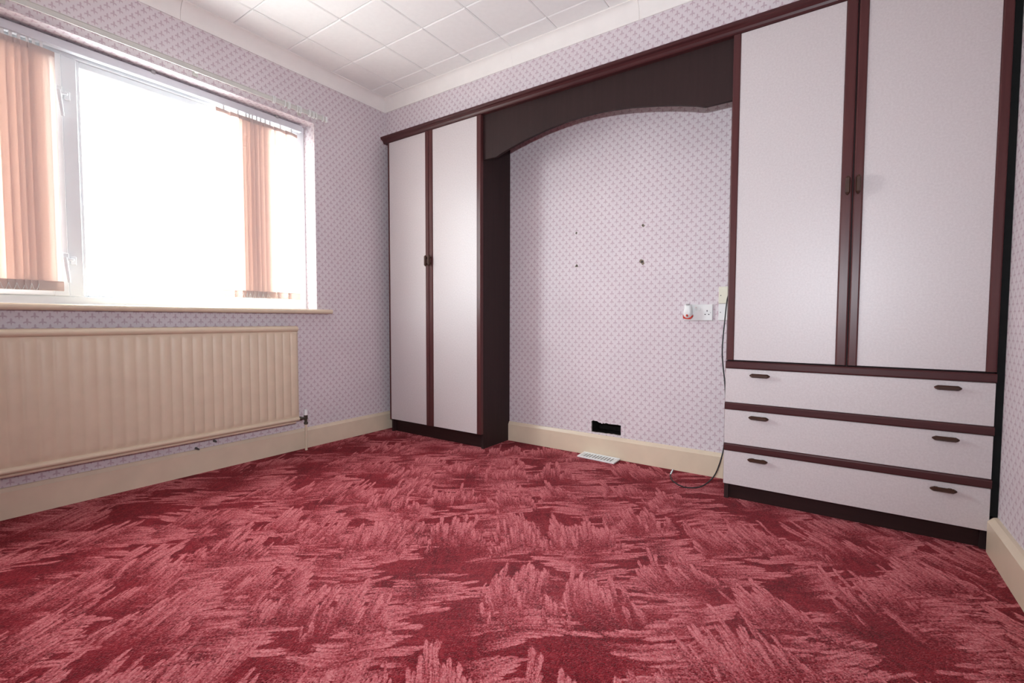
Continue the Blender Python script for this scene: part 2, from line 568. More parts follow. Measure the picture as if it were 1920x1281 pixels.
# wall over the fitted units
bm = bmesh.new(); bbox(bm, -0.1, XR + 0.1, YU, YB + 0.02, 2.112, 2.6)
struct(finish(bm, 'wall_upper', 'paper'), 'pink sprig wallpaper band above the fitted units')
bm = bmesh.new(); bbox(bm, XR, XR + 0.3, YF - 0.3, YB + 0.3, -0.06, 2.6)
struct(finish(bm, 'wall_right', 'paper'), 'pink sprig wallpaper on the side wall')
bm = bmesh.new(); bbox(bm, -0.3, XR + 0.3, YF - 0.3, YF, -0.06, 2.6)
struct(finish(bm, 'wall_front', 'paper'), 'pink sprig wallpaper on the wall facing the fitted units')

# ceiling with polystyrene tiles
bm = bmesh.new(); bbox(bm, -0.3, XR + 0.3, YF - 0.3, YB + 0.3, H + 0.0065, H + 0.2)
ceil = struct(finish(bm, 'ceiling', 'ceil'), 'ceiling of square white tiles')
PT = 0.3080
xs = [0.028] + [0.248 + PT * k for k in range(10)] + [XR - 0.03]
ys = [0.040] + [-0.096 - PT * k for k in range(11)] + [YF + 0.03]
G = 0.0016
tile_cache = {}
for i in range(len(xs) - 1):
    for j in range(len(ys) - 1):
        w, d = xs[i + 1] - xs[i] - 2 * G, ys[j] - ys[j + 1] - 2 * G
        if w < 0.02 or d < 0.02: continue
        key = (round(w, 4), round(d, 4))
        c = Vector(((xs[i] + xs[i + 1]) / 2, (ys[j] + ys[j + 1]) / 2, H + random.uniform(-0.0008, 0.0008)))
        if key not in tile_cache:
            bm = bmesh.new()
            t = 0.0055
            lo = [(-w / 2 + t, -d / 2 + t, 0), (w / 2 - t, -d / 2 + t, 0), (w / 2 - t, d / 2 - t, 0), (-w / 2 + t, d / 2 - t, 0)]
            md = [(-w / 2, -d / 2, 0.0035), (w / 2, -d / 2, 0.0035), (w / 2, d / 2, 0.0035), (-w / 2, d / 2, 0.0035)]
            hi = [(q[0], q[1], 0.0080) for q in md]
            loft(bm, [lo, md, hi])
            o = finish(bm, 'ceiling_tile', 'tile', ceil, loc=c)
            tile_cache[key] = o.data
        else:
            o = bpy.data.objects.new('ceiling_tile', tile_cache[key])
            COL.objects.link(o); o.location = c; attach(o, ceil)
# small dark gaps at the tile corners along the window coving
# coving: concave profile, offset from wall -> height
def cove_profile():
    CW, CH = 0.046, 0.089
    pts = [(0.0, H - CH), (0.004, H - CH)]
    for k in range(0, 9):
        a = k / 8 * math.pi / 2
        pts.append((0.005 + (CW - 0.007) * (1 - math.cos(a)), H - CH + 0.003 + (CH - 0.008) * math.sin(a)))
    pts += [(CW, H - 0.004), (CW, H + 0.003), (0.0, H + 0.003)]
    return pts
CP = cove_profile()
def coving(name, fn, ends, label):
    """fn(run, off, z) -> world point ; ends: list of (run0, run1, mitre0, mitre1)"""
    root = None
    for (a, b, ma, mb) in ends:
        bm = bmesh.new()
        r0 = [fn(a + ma * o, o, z) for o, z in CP]
        r1 = [fn(b + mb * o, o, z) for o, z in CP]
        loft(bm, [r0, r1])
        if root is None:
            root = struct(finish(bm, name, 'cove', smooth=True), label)
        else:
            finish(bm, 'coving_length', 'cove', root, smooth=True)
    return root
g = 0.0007
coving('trim_1', lambda r, o, z: (o, r, z), [(YU, -1.262 + g, -1, 0), (-1.262 - g, -2.3, 0, 0), (-2.3 - 2 * g, YF, 0, 1)], 'white concave coving along the window wall')
coving('trim_2', lambda r, o, z: (r, YU - o, z), [(0.0, 0.098, 1, 0), (0.098 + g, 1.150, 0, 0), (1.150 + g, 1.935 - g, 0, 0), (1.935 + g, XR, 0, -1)], 'white concave coving above the fitted units')
coving('trim_3', lambda r, o, z: (XR - o, r, z), [(YU, -1.5, -1, 0), (-1.5 - 2 * g, YF, 0, 1)], 'white concave coving along the side wall')
coving('trim_4', lambda r, o, z: (r, YF + o, z), [(0.0, 1.6, 1, 0), (1.6 + 2 * g, XR, 0, -1)], 'white concave coving on the wall facing the units')

# skirting boards
def skirt(name, fn, a, b, th, label, ma=0, mb=0):
    prof = [(0, 0), (th, 0), (th, 0.112), (th - 0.003, 0.116), (th * 0.45, 0.1285), (th * 0.25, 0.130), (0, 0.130)]
    bm = bmesh.new()
    loft(bm, [[fn(a + ma * o, o, z) for o, z in prof], [fn(b + mb * o, o, z) for o, z in prof]])
    return struct(finish(bm, name, 'skirt'), label)
skirt('baseboard_left', lambda r, o, z: (o, r, z), YB, YF, 0.018, 'cream skirting board under the radiator')
skirt('baseboard_back', lambda r, o, z: (r, YB - o, z), 0.9615, 2.3925, 0.018, 'cream skirting board in the alcove')
skirt('baseboard_right', lambda r, o, z: (XR - o, r, z), -0.001, YF, 0.027, 'cream skirting board beside the drawers')
skirt('baseboard_front', lambda r, o, z: (r, YF + o, z), 0.018, XR - 0.027, 0.018, 'cream skirting board facing the units')

# ------------------------------------------------------------------ window
FX0, FX1 = -0.178, -0.115      # frame depth
win = bpy.data.objects.new('window_1', None); COL.objects.link(win)
win.location = (-0.12, (WY0 + WY1) / 2, WZ0)
struct(win, 'white plastic casement window with wide fixed pane')
def frame_rect(name, y0, y1, z0, z1, w, x0, x1, parent, mat='upvc', wt=None, wb_=None):
    wt = w if wt is None else wt; wb_ = w if wb_ is None else wb_
    bm = bmesh.new()
    bbox(bm, x0, x1, y0, y0 + w, z0, z1, 0.003)
    bbox(bm, x0, x1, y1 - w, y1, z0, z1, 0.003)
    bbox(bm, x0, x1, y0 + w, y1 - w, z1 - wt, z1, 0.003)
    bbox(bm, x0, x1, y0 + w, y1 - w, z0, z0 + wb_, 0.003)
    return finish(bm, name, mat, parent)
frame_rect('window_frame', WY0, WY1, WZ0, WZ1, 0.050, FX0, FX1, win, wt=0.062, wb_=0.040)
box('mullion', 'upvc', win, FX0, FX1, -1.703, -1.648, WZ0 + 0.040, WZ1 - 0.062, 0.003)
# fixed light: beading and pane
frame_rect('glazing_bead', -1.648, WY1 - 0.050, WZ0 + 0.040, WZ1 - 0.062, 0.014, FX0 + 0.012, FX1 - 0.010, win, wt=0.030, wb_=0.010)
box('pane', 'glass', win, -0.150, -0.146, -1.638, WY1 - 0.060, WZ0 + 0.046, WZ1 - 0.080)
# opening light beside it
sash = frame_rect('sash', WY0 + 0.050, -1.703, WZ0 + 0.040, WZ1 - 0.062, 0.052, FX0 + 0.004, FX1 + 0.010, win)
box('pane', 'glass', win, -0.150, -0.146, WY0 + 0.098, -1.751, WZ0 + 0.088, WZ1 - 0.110)
def sash_handle(zc, swing):
    bm = bmesh.new()
    # keep plate on the mullion
    bbox(bm, FX1, FX1 + 0.010, -1.696, -1.674, zc - 0.022, zc + 0.018, 0.003)
    o = finish(bm, 'window_catch', 'upvc', win)
    bm = bmesh.new()
    bbox(bm, FX1 + 0.010, FX1 + 0.022, -1.726, -1.703, zc - 0.018, zc + 0.030, 0.003)
    bbox(bm, FX1 + 0.018, FX1 + 0.030, -1.713, -1.686, zc - 0.006, zc + 0.006, 0.003)
    tube(bm, smooth_path([(FX1 + 0.026, -1.717, zc + 0.008), (FX1 + 0.034, -1.715, zc - 0.030), (FX1 + 0.036, -1.711, zc - 0.075), (FX1 + 0.034, -1.708, zc - 0.105)], 4), lambda f: 0.0078 - 0.0028 * f, 10)
    finish(bm, 'handle_lever', 'upvc', o, smooth=True)
sash_handle(1.845, 1)
sash_handle(1.098, 1)
# window board
bm = bmesh.new()
z0, z1 = WZ0 - 0.028, WZ0
prof = [(-0.117, z1), (0.046, z1)] + [(0.046 + 0.014 * math.sin(a), (z0 + z1) / 2 + 0.014 * math.cos(a)) for a in [math.pi * k / 10 for k in range(1, 10)]] + [(0.046, z0), (-0.117, z0)]
# board within the reveal, nosing running past it
def sill_ring(yy): return [(p[0], yy, p[1]) for p in prof]
nos = [(max(p[0], 0.0005), p[1]) for p in prof]
loft(bm, [sill_ring(WY0 + 0.0005), sill_ring(WY1 - 0.0005)])
loft(bm, [[(p[0], WY1 - 0.0005, p[1]) for p in nos], [(p[0], WY1 + 0.078, p[1]) for p in nos]])
loft(bm, [[(p[0], WY0 - 0.078, p[1]) for p in nos], [(p[0], WY0 + 0.0005, p[1]) for p in nos]])
finish(bm, 'window_sill', 'skirt', win, smooth=True)

# ------------------------------------------------------------------ vertical blind
BX = -0.082
bl = thing('vertical_blind', 'peach fabric vertical blind drawn apart in the window recess', 'blind', (BX, -1.5, 2.022))
bm = bmesh.new()
bbox(bm, BX - 0.022, BX + 0.011, WY0 + 0.02, -0.560, 2.034, 2.073, 0.003)
bbox(bm, BX - 0.024, BX + 0.013, WY0 + 0.018, WY0 + 0.022, 2.032, 2.075)
bbox(bm, BX - 0.024, BX + 0.013, -0.562, -0.558, 2.032, 2.075)
finish(bm, 'headrail', 'alu', bl)
for yy in (-0.72, -1.36, -2.0):
    bm = bmesh.new()
    bbox(bm, BX - 0.024, BX + 0.014, yy - 0.009, yy + 0.009, 2.066, 2.0845, 0.002)
    finish(bm, 'rail_bracket', 'grey', bl)
SW = 0.089
left_edges_right = [-1.084, -1.007, -0.962, -0.944, -0.926, -0.902, -0.878, -0.850, -0.822, -0.758, -0.686]
left_edges_left = [-2.320, -2.240, -2.160, -2.085, -2.015, -1.965, -1.936, -1.912, -1.888, -1.862, -1.843, -1.820]
far = lambda v: [-2.343 + (q + 2.343) * 1.01115 for q in v]   # recess depth
left_edges_right, left_edges_left = far(left_edges_right), far(left_edges_left)
TILT = math.radians(9)
def slat_mesh():
    bm = bmesh.new()
    n = 6
    rings = []
    for zc in (0.0, -1.020):
        ring = []
        for k in range(n + 1):
            f = k / n - 0.5
            ring.append((0.004 * (1 - 4 * f * f), f * SW, zc))
        rings.append(ring)
    R = [[bm.verts.new(p) for p in r] for r in rings]
    for k in range(n):
        bm.faces.new((R[0][k], R[0][k + 1], R[1][k + 1], R[1][k]))
    me = bpy.data.meshes.new('slat'); bm.to_mesh(me); bm.free()
    for p in me.polygons: p.use_smooth = True
    me.materials.append(M['fabric'])
    return me
def hem_mesh():
    bm = bmesh.new()
    rings = []
    for zc in (-1.016, -1.019, -1.054, -1.0585):
        t = 0.0035 if -1.056 < zc < -1.017 else 0.0015
        f = [(-0.5, -t), (0.5, -t), (0.5, t), (-0.5, t)]
        rings.append([(q[1] + 0.002, q[0] * (SW - 0.001), zc) for q in f])
    loft(bm, rings)
    me = bpy.data.meshes.new('bottom_weight'); bm.to_mesh(me); bm.free()
    me.materials.append(M['fabric'])
    return me
def topper_mesh():
    bm = bmesh.new()
    bbox(bm, -0.0012, 0.0012, -SW / 2, SW / 2, -0.022, 0.0, 0.0)
    me = bpy.data.meshes.new('top_pocket'); bm.to_mesh(me); bm.free()
    me.materials.append(M['fabric'])
    return me
def hanger_mesh():
    bm = bmesh.new()
    bbox(bm, -0.002, 0.002, -0.020, 0.020, -0.012, -0.004, 0.001)
    bbox(bm, -0.003, 0.003, -0.005, 0.005, -0.006, 0.023, 0.001)
    me = bpy.data.meshes.new('hanger'); bm.to_mesh(me); bm.free()
    me.materials.append(M['white'])
    return me
SM, HM, TM, GM = slat_mesh(), hem_mesh(), topper_mesh(), hanger_mesh()
def put(name, me, parent, loc, rz):
    o = bpy.data.objects.new(name, me); COL.objects.link(o)
    o.matrix_world = Matrix.Translation(loc) @ Matrix.Rotation(rz, 4, 'Z')
    o.parent = parent
    o.matrix_parent_inverse = (Matrix.Translation(parent.location) if parent is bl else Matrix.Translation(parent.location) @ Matrix.Rotation(parent.rotation_euler.z, 4, 'Z')).inverted()
    return o
random.seed(3)
for grp in (left_edges_right, left_edges_left):
    for i, ye in enumerate(grp):
        yc = ye + SW / 2 * math.cos(TILT)
        rz = TILT + random.uniform(-0.03, 0.03)
        loc = Vector((BX + random.uniform(-0.001, 0.001), yc, 2.012))
        s_ = put('slat', SM, bl, loc, rz)
        put('bottom_weight', HM, s_, loc, rz)
        put('top_pocket', TM, s_, loc, rz)
        put('hanger', GM, bl, loc, rz)
# bead chain loops joining the weights
for grp in (left_edges_right, left_edges_left):
    pts = []
    for i, ye in enumerate(grp[:-1]):
        gap = grp[i + 1] - ye
        sag = 0.030 if gap < 0.03 else 0.024
        for k in range(7):
            f = k / 6
            pts.append((BX + 0.012, ye + 0.004 + gap * f, 0.982 - sag * 4 * f * (1 - f)))
    bm = bmesh.new(); tube(bm, pts, 0.0011, 5)
    finish(bm, 'bead_chain', 'white', bl)

# ------------------------------------------------------------------ curtain rail
cr = thing('curtain_rail', 'white plastic curtain rail with a cluster of gliders over the window', 'curtain rail', (0.05, -1.5, 2.10))
RX = 0.050
bm = bmesh.new()
prof = [(RX - 0.004, 2.103), (RX + 0.006, 2.101), (RX + 0.007, 2.104), (RX + 0.0035, 2.106), (RX + 0.0035, 2.124), (RX + 0.006, 2.127), (RX + 0.004, 2.129), (RX - 0.004, 2.127)]
loft(bm, [[(p[0], -2.70, p[1]) for p in prof], [(p[0], -0.468, p[1]) for p in prof]])
finish(bm, 'rail', 'railw', cr)
for yy in (-0.62, -1.20, -1.90, -2.55):
    bm = bmesh.new()
    bbox(bm, 0.0, 0.006, yy - 0.012, yy + 0.012, 2.098, 2.134, 0.001)
    bbox(bm, 0.004, RX - 0.003, yy - 0.008, yy + 0.008, 2.112, 2.124, 0.001)
    finish(bm, 'bracket', 'railw', cr)
def glider_mesh():
    bm = bmesh.new()
    path = []
    for k in range(0, 15):
        a = math.radians(-150 + 300 * k / 14)
        path.append((0.0085 * math.cos(a), 0.0, 0.0205 * math.sin(a)))
    tube(bm, path, 0.0026, 6)
    me = bpy.data.meshes.new('glider'); bm.to_mesh(me); bm.free()
    for p in me.polygons: p.use_smooth = True
    me.materials.append(M['white'])
    return me
GL = glider_mesh()
for yy in (-0.812, -0.803, -0.742, -0.720, -0.712, -0.663, -0.649, -0.640, -0.586, -0.578, -0.560, -0.552, -0.536, -0.490):
    o = bpy.data.objects.new('glider', GL); COL.objects.link(o)
    o.location = (RX + 0.004, yy, 2.1145); attach(o, cr)
bm = bmesh.new(); bbox(bm, RX - 0.006, RX + 0.011, -0.468, -0.456, 2.096, 2.134, 0.003)
finish(bm, 'end_stop', 'white', cr)

# ------------------------------------------------------------------ radiator
RY0, RY1, RZ0, RZ1 = -2.235, -0.700, 0.193, 0.787
rad = thing('radiator', 'long cream fluted panel radiator beneath the window', 'radiator', (0.07, (RY0 + RY1) / 2, RZ0))
PITCHR = 0.0480
bm = bmesh.new()
ncol = int((RY1 - RY0) / PITCHR * 10)
zlist = [0.222, 0.228, 0.236, 0.246, 0.256, 0.50, 0.724, 0.734, 0.744, 0.750, 0.756]
grid = []
for iz, zz in enumerate(zlist):
    amp = min(1.0, max(0.0, (zz - 0.222) / 0.030), max(0.0, (0.756 - zz) / 0.030))
    amp = amp * amp * (3 - 2 * amp)
    row = []
    for k in range(ncol + 1):
        yy = RY1 - (RY1 - RY0) * k / ncol
        ph = ((RY1 - yy) / PITCHR) % 1.0
        c = abs(math.sin(math.pi * ph)) ** 0.6          # broad rounded flutes, narrow grooves
        edge = min(1.0, (RY1 - yy) / 0.008 + 0.001, (yy - RY0) / 0.008 + 0.001)
        row.append(bm.verts.new((0.0765 + 0.0085 * c * amp * max(0, edge), yy, zz)))
    grid.append(row)
for a, b in zip(grid, grid[1:]):
    for k in range(ncol):
        bm.faces.new((a[k], a[k + 1], b[k + 1], b[k]))
finish(bm, 'fluted_panel', 'radiator', rad, smooth=True)
bm = bmesh.new(); bbox(bm, 0.055, 0.0755, RY0 + 0.004, RY1 - 0.002, 0.215, 0.76)
finish(bm, 'back_panel', 'radiator', rad)
def header(zc, hh, bulge, name):
    bm = bmesh.new()
    ring = [(0.052, zc - hh), (0.066, zc - hh)]
    for k in range(1, 10):
        a = -math.pi / 2 + math.pi * k / 10
        ring.append((0.070 + bulge * math.cos(a), zc + hh * 0.92 * math.sin(a)))
    ring += [(0.066, zc + hh), (0.052, zc + hh)]
    ends = [(RY0, 0.85), (RY0 + 0.003, 1.0), (RY1 - 0.003, 1.0), (RY1, 0.85)]
    loft(bm, [[(0.061 + (p[0] - 0.061) * s, yy, zc + (p[1] - zc) * s) for p in ring] for yy, s in ends])
    return finish(bm, name, 'radiator', rad, smooth=True)
header(0.7685, 0.0185, 0.022, 'top_header')
hb = header(0.2120, 0.0150, 0.022, 'bottom_header')
bm = bmesh.new(); bbox(bm, 0.054, 0.074, RY0 + 0.01, RY1 - 0.016, 0.186, 0.199, 0.003)
finish(bm, 'bottom_seam', 'radiator', rad)
for yy in (-0.95, -1.95):
    bm = bmesh.new(); bbox(bm, 0.0008, 0.056, yy - 0.015, yy + 0.015, 0.30, 0.70, 0.001)
    finish(bm, 'wall_bracket', 'radiator', rad)
# valve and pipe
VX, VY = 0.060, -0.645
vb = None
bm = bmesh.new()
lathe(bm, VX, VY, [(0.008, 0.164), (0.0125, 0.167), (0.0125, 0.178), (0.009, 0.181), (0.009, 0.196), (0.0115, 0.199), (0.0115, 0.226), (0.008, 0.228)], 14)
tube(bm, [(VX, VY, 0.205), (VX, -0.702, 0.208)], 0.0085, 10)
lathe(bm, VX, 0.208, [(0.006, -0.690), (0.0130, -0.688), (0.0130, -0.676), (0.006, -0.674)], 6, 'y')
valve = finish(bm, 'valve', 'brass', rad, smooth=True)
bm = bmesh.new()
lathe(bm, VX, VY, [(0.0085, 0.222), (0.0115, 0.224), (0.0118, 0.244), (0.0105, 0.256), (0.006, 0.2600), (0.0015, 0.2605)], 14)
finish(bm, 'valve_cap', 'white', valve, smooth=True)
bm = bmesh.new(); tube(bm, [(VX, VY, 0.0), (VX, VY, 0.09), (VX, VY, 0.166)], 0.0078, 12)
finish(bm, 'feed_pipe', 'radiator', rad, smooth=True)
# two dark stubs under the radiator
def stub(x, y, z, r, ln, label):
    bm = bmesh.new()
    tube(bm, [(0.0, y, z), (x, y, z - 0.001), (x + ln, y + 0.004, z - 0.004)], lambda f: r * (1.0 if f < 0.9 else 0.72), 10)
    o = finish(bm, 'pipe_stub', 'stub', smooth=True)
    tag(o, label, 'pipe stub')
stub(0.008, -1.245, 0.137, 0.0062, 0.020, 'short dark stub resting on the cream skirting below the radiator')
stub(0.006, -1.155, 0.158, 0.0066, 0.012, 'short dark stub in the wallpaper just under the radiator edge')

# ------------------------------------------------------------------ fitted units: handles
def pull_handle(parent, cx, cz, length, vert, yb, name='handle'):
    """wooden bar pull with pointed, chamfered ends on two short feet"""
    bm = bmesh.new()
    def P(s, w, d):   # s along, w across, d outwards
        return (cx + w, yb - d, cz + s) if vert else (cx + s, yb - d, cz + w)
    L = length / 2
    wd = 0.0085
    rings = []
    for s, k, dm in ((-L, 0.20, 0.015), (-L * 0.90, 0.62, 0.0165), (-L * 0.74, 1.0, 0.018), (L * 0.74, 1.0, 0.018), (L * 0.90, 0.62, 0.0165), (L, 0.20, 0.015)):
        w = wd * k
        h = 0.0075 * (0.35 + 0.65 * k)
        rings.append([P(s, -w * 0.75, dm - h), P(s, -w, dm), P(s, -w * 0.55, dm + h), P(s, w * 0.55, dm + h), P(s, w, dm), P(s, w * 0.75, dm - h)])
    loft(bm, rings)
    for sg in (-1, 1):
        a = L * 0.52 * sg
        q = 0.0055
        loft(bm, [[P(a - q, -q, 0.0), P(a + q, -q, 0.0), P(a + q, q, 0.0), P(a - q, q, 0.0)],
                  [P(a - q, -q, 0.0125), P(a + q, -q, 0.0125), P(a + q, q, 0.0125), P(a - q, q, 0.0125)]])
    return finish(bm, name, 'handle', parent)

def stile(name, parent, x0, x1, z0, z1, y0=-0.006, y1=0.020):
    """dark edge moulding with rounded arrises"""
    r = 0.005
    poly = [(x0, y1), (x0, y0 + r), (x0 + r * 0.3, y0 + r * 0.3), (x0 + r, y0), (x1 - r, y0), (x1 - r * 0.3, y0 + r * 0.3), (x1, y0 + r), (x1, y1)]
    bm = bmesh.new(); prism(bm, poly, 2, z0, z1)
    return finish(bm, name, 'wood_z', parent)

def hrail(name, parent, x0, x1, z0, z1, y0=-0.008, y1=0.020):
    r = 0.006
    poly = [(y1, z0), (y0 + r, z0), (y0 + r * 0.3, z0 + r * 0.3), (y0, z0 + r), (y0, z1 - r), (y0 + r * 0.3, z1 - r * 0.3), (y0 + r, z1), (y1, z1)]
    bm = bmesh.new(); prism(bm, poly, 0, x0, x1)
    return finish(bm, name, 'wood_x', parent)

ZD = 2.094
# ---- tall wardrobe by the window
w1 = thing('wardrobe', 'tall narrow wardrobe with two pale doors and mahogany edging beside the window wall', 'wardrobe', (0.53, 0.16, 0.0))
box('end_panel', 'panel', w1, 0.099, 0.117, 0.021, YB - 0.0005, 0.0, 2.108)
box('end_panel', 'panel', w1, 0.943, 0.9605, 0.021, YB - 0.0005, 0.0, 2.108)
box('carcass', 'panel', w1, 0.117, 0.943, 0.022, YB - 0.002, 0.093, 2.108)
box('plinth', 'plinth', w1, 0.117, 0.943, 0.045, 0.063, 0.0, 0.093)
d = box('door', 'laminate', w1, 0.1165, 0.479, 0.0, 0.019, 0.096, ZD, 0.001)
stile('edge_moulding', d, 0.102, 0.1165, 0.096, ZD, -0.003)
stile('edge_moulding', d, 0.479, 0.5110, 0.096, ZD)
pull_handle(d, 0.496, 1.226, 0.074, True, -0.006)
d = box('door', 'laminate', w1, 0.5455, 0.925, 0.0, 0.019, 0.096, ZD, 0.001)
stile('edge_moulding', d, 0.5135, 0.5455, 0.096, ZD)
stile('edge_moulding', d, 0.925, 0.9600, 0.096, ZD, -0.004)
pull_handle(d, 0.529, 1.226, 0.074, True, -0.006)

# ---- wardrobe with drawers by the side wall
w2 = thing('wardrobe_with_drawers', 'wide wardrobe with two pale doors over three handled drawers by the side wall', 'wardrobe', (2.83, 0.16, 0.0))
X0, X1 = 2.3935, 3.2790
box('end_panel', 'panel', w2, X0, X0 + 0.018, 0.021, YB - 0.0005, 0.0, 2.108)
box('end_panel', 'panel', w2, X1 - 0.020, X1 - 0.002, 0.021, YB - 0.0005, 0.0, 2.108)
box('carcass', 'panel', w2, X0 + 0.018, X1 - 0.020, 0.022, YB - 0.002, 0.074, 2.108)
box('plinth', 'plinth', w2, X0 + 0.018, X1 - 0.020, 0.040, 0.058, 0.0, 0.074)
box('gap_strip', 'gap', w2, X1 + 0.0005, XR - 0.0005, 0.004, 0.020, 0.131, 2.108)  # near-black strip closing the gap to the side wall
d = box('door', 'laminate', w2, 2.4245, 2.8060, 0.0, 0.019, 0.649, ZD, 0.001)
stile('edge_moulding', d, X0, 2.4245, 0.649, ZD, -0.004)
stile('edge_moulding', d, 2.8060, 2.8430, 0.649, ZD)
pull_handle(d, 2.828, 1.365, 0.074, True, -0.006)
d = box('door', 'laminate', w2, 2.8785, 3.2500, 0.0, 0.019, 0.649, ZD, 0.001)
stile('edge_moulding', d, 2.8470, 2.8785, 0.649, ZD)
stile('edge_moulding', d, 3.2500, X1, 0.649, ZD, -0.004)
pull_handle(d, 2.862, 1.365, 0.074, True, -0.006)
for z0, z1, r0, r1 in ((0.454, 0.610, 0.610, 0.643), (0.264, 0.421, 0.421, 0.4535), (0.0745, 0.2305, 0.2305, 0.2635)):
    dr = box('drawer', 'laminate', w2, X0 - 0.001, X1 - 0.001, -0.001, 0.019, z0 + 0.0005, z1 - 0.001, 0.0012)
    hrail('edge_moulding', dr, X0 - 0.001, X1, r0, r1)
    zc = z1 - 0.0255
    pull_handle(dr, 2.534, zc, 0.080, False, -0.001)
    pull_handle(dr, 3.150, zc, 0.076, False, -0.001)

# ---- cornice across the whole run
bm = bmesh.new()
prof = [(0.030, 2.095), (-0.002, 2.095), (-0.006, 2.0965), (-0.010, 2.101), (-0.014, 2.110), (-0.022, 2.1175), (-0.031, 2.121), (-0.034, 2.1245), (-0.036, 2.136), (0.030, 2.136)]
prism(bm, prof, 0, 0.066, XR - 0.001)
prof2 = [(0.030, 2.1085), (YU - 0.0005, 2.1085), (YU - 0.0005, 2.136), (0.030, 2.136)]
prism(bm, prof2, 0, 0.066, XR - 0.001)
cn = finish(bm, 'cornice', 'wood_x')
tag(cn, 'dark mahogany cornice running along the top of both wardrobes and the alcove', 'cornice')

# ---- arched valance over the alcove
half = [(0.0, 1.928), (0.06, 1.9275), (0.13, 1.9235), (0.19, 1.9165), (0.25, 1.9095), (0.31, 1.8985), (0.37, 1.8870), (0.43, 1.8740), (0.485, 1.8610), (0.53, 1.8485), (0.565, 1.8385), (0.588, 1.8300), (0.604, 1.8240)]
xc = 1.667
arch = [(xc - a, z) for a, z in half[::-1]] + [(xc + a, z) for a, z in half[1:]]
poly = [(0.9615, 1.8235), (1.03, 1.8235)] + arch + [(2.30, 1.8235), (2.3925, 1.8235), (2.3925, 2.108), (0.9615, 2.108)]
bm = bmesh.new(); prism(bm, poly, 1, 0.0205, 0.0385)
va = finish(bm, 'arched_valance', 'panel')
tag(va, 'dark brown arched valance board spanning the alcove between the wardrobes', 'valance')

# ------------------------------------------------------------------ sockets and plates on the alcove wall
def faceplate(bm, x0, x1, z0, z1, t=0.009):
    loft(bm, [[(x0, YB, z0), (x1, YB, z0), (x1, YB, z1), (x0, YB, z1)],
              [(x0, YB - t + 0.003, z0), (x1, YB - t + 0.003, z0), (x1, YB - t + 0.003, z1), (x0, YB - t + 0.003, z1)],
              [(x0 + 0.002, YB - t, z0 + 0.002), (x1 - 0.002, YB - t, z0 + 0.002), (x1 - 0.002, YB - t, z1 - 0.002), (x0 + 0.002, YB - t, z1 - 0.002)]])
so = thing('double_socket', 'white double mains socket on the alcove wall', 'socket', (2.193, YB - 0.001, 0.870))
bm = bmesh.new(); faceplate(bm, 2.120, 2.266, 0.827, 0.913, 0.010); finish(bm, 'faceplate', 'white', so)
YP = YB - 0.010
for xx, on_ in ((2.1835, False), (2.2005, True)):
    bm = bmesh.new()
    loft(bm, [[(xx - 0.0052, YP, 0.881), (xx + 0.0052, YP, 0.881), (xx + 0.0052, YP, 0.897), (xx - 0.0052, YP, 0.897)],
              [(xx - 0.0047, YP - (0.0065 if on_ else 0.001), 0.882), (xx + 0.0047, YP - (0.0065 if on_ else 0.001), 0.882), (xx + 0.0047, YP - (0.001 if on_ else 0.006), 0.8965), (xx - 0.0047, YP - (0.001 if on_ else 0.006), 0.8965)]])
    sw = finish(bm, 'rocker_switch', 'white', so)
    if not on_:
        box('neon_edge', 'red', sw, xx - 0.004, xx + 0.004, YP - 0.0042, YP - 0.001, 0.8965, 0.8978)
for x0, x1, z0, z1 in ((2.2368, 2.2412, 0.8745, 0.8825), (2.2262, 2.2328, 0.8580, 0.8622), (2.2442, 2.2508, 0.8580, 0.8622)):
    box('pin_slot', 'black', so, x0, x1, YP - 0.0004, YP + 0.001, z0, z1)
bm = bmesh.new(); lathe(bm, 2.2560, 0.8695, [(0.0020, YP + 0.001), (0.0020, YP - 0.0006), (0.0012, YP - 0.0008)], 10, 'y'); finish(bm, 'screw', 'metal', so)

# plug-in air freshener
FXc = 2.1480
af = thing('air_freshener', 'white plug-in air freshener with red lotus base in the double socket', 'air freshener', (FXc, YP, 0.868))
def body_ring(z, w, d0, d1, n=18):
    ring = []
    for k in range(n):
        a = 2 * math.pi * k / n
        ca, sa = math.cos(a), math.sin(a)
        ex = 0.62
        ring.append((FXc + w * (abs(ca) ** ex) * (1 if ca > 0 else -1), YP - 0.0005 - (d0 + d1) / 2 - (d1 - d0) / 2 * (abs(sa) ** ex) * (1 if sa > 0 else -1), z))
    return ring
bm = bmesh.new()
loft(bm, [body_ring(z, w, 0.0, d) for z, w, d in ((0.838, 0.0145, 0.026), (0.845, 0.0185, 0.034), (0.856, 0.0218, 0.042), (0.870, 0.0225, 0.046), (0.884, 0.0212, 0.045), (0.897, 0.0190, 0.041), (0.908, 0.0165, 0.034), (0.9125, 0.0150, 0.028), (0.914, 0.0135, 0.024))])
ab = finish(bm, 'case', 'white', af, smooth=True)
bm = bmesh.new(); bbox(bm, FXc - 0.0075, FXc + 0.0075, YP - 0.0395, YP - 0.020, 0.9085, 0.9155, 0.001)
for k in range(4): bbox(bm, FXc - 0.0068 + k * 0.0038, FXc - 0.0048 + k * 0.0038, YP - 0.040, YP - 0.020, 0.909, 0.9165)
finish(bm, 'vent_top', 'grey', ab)
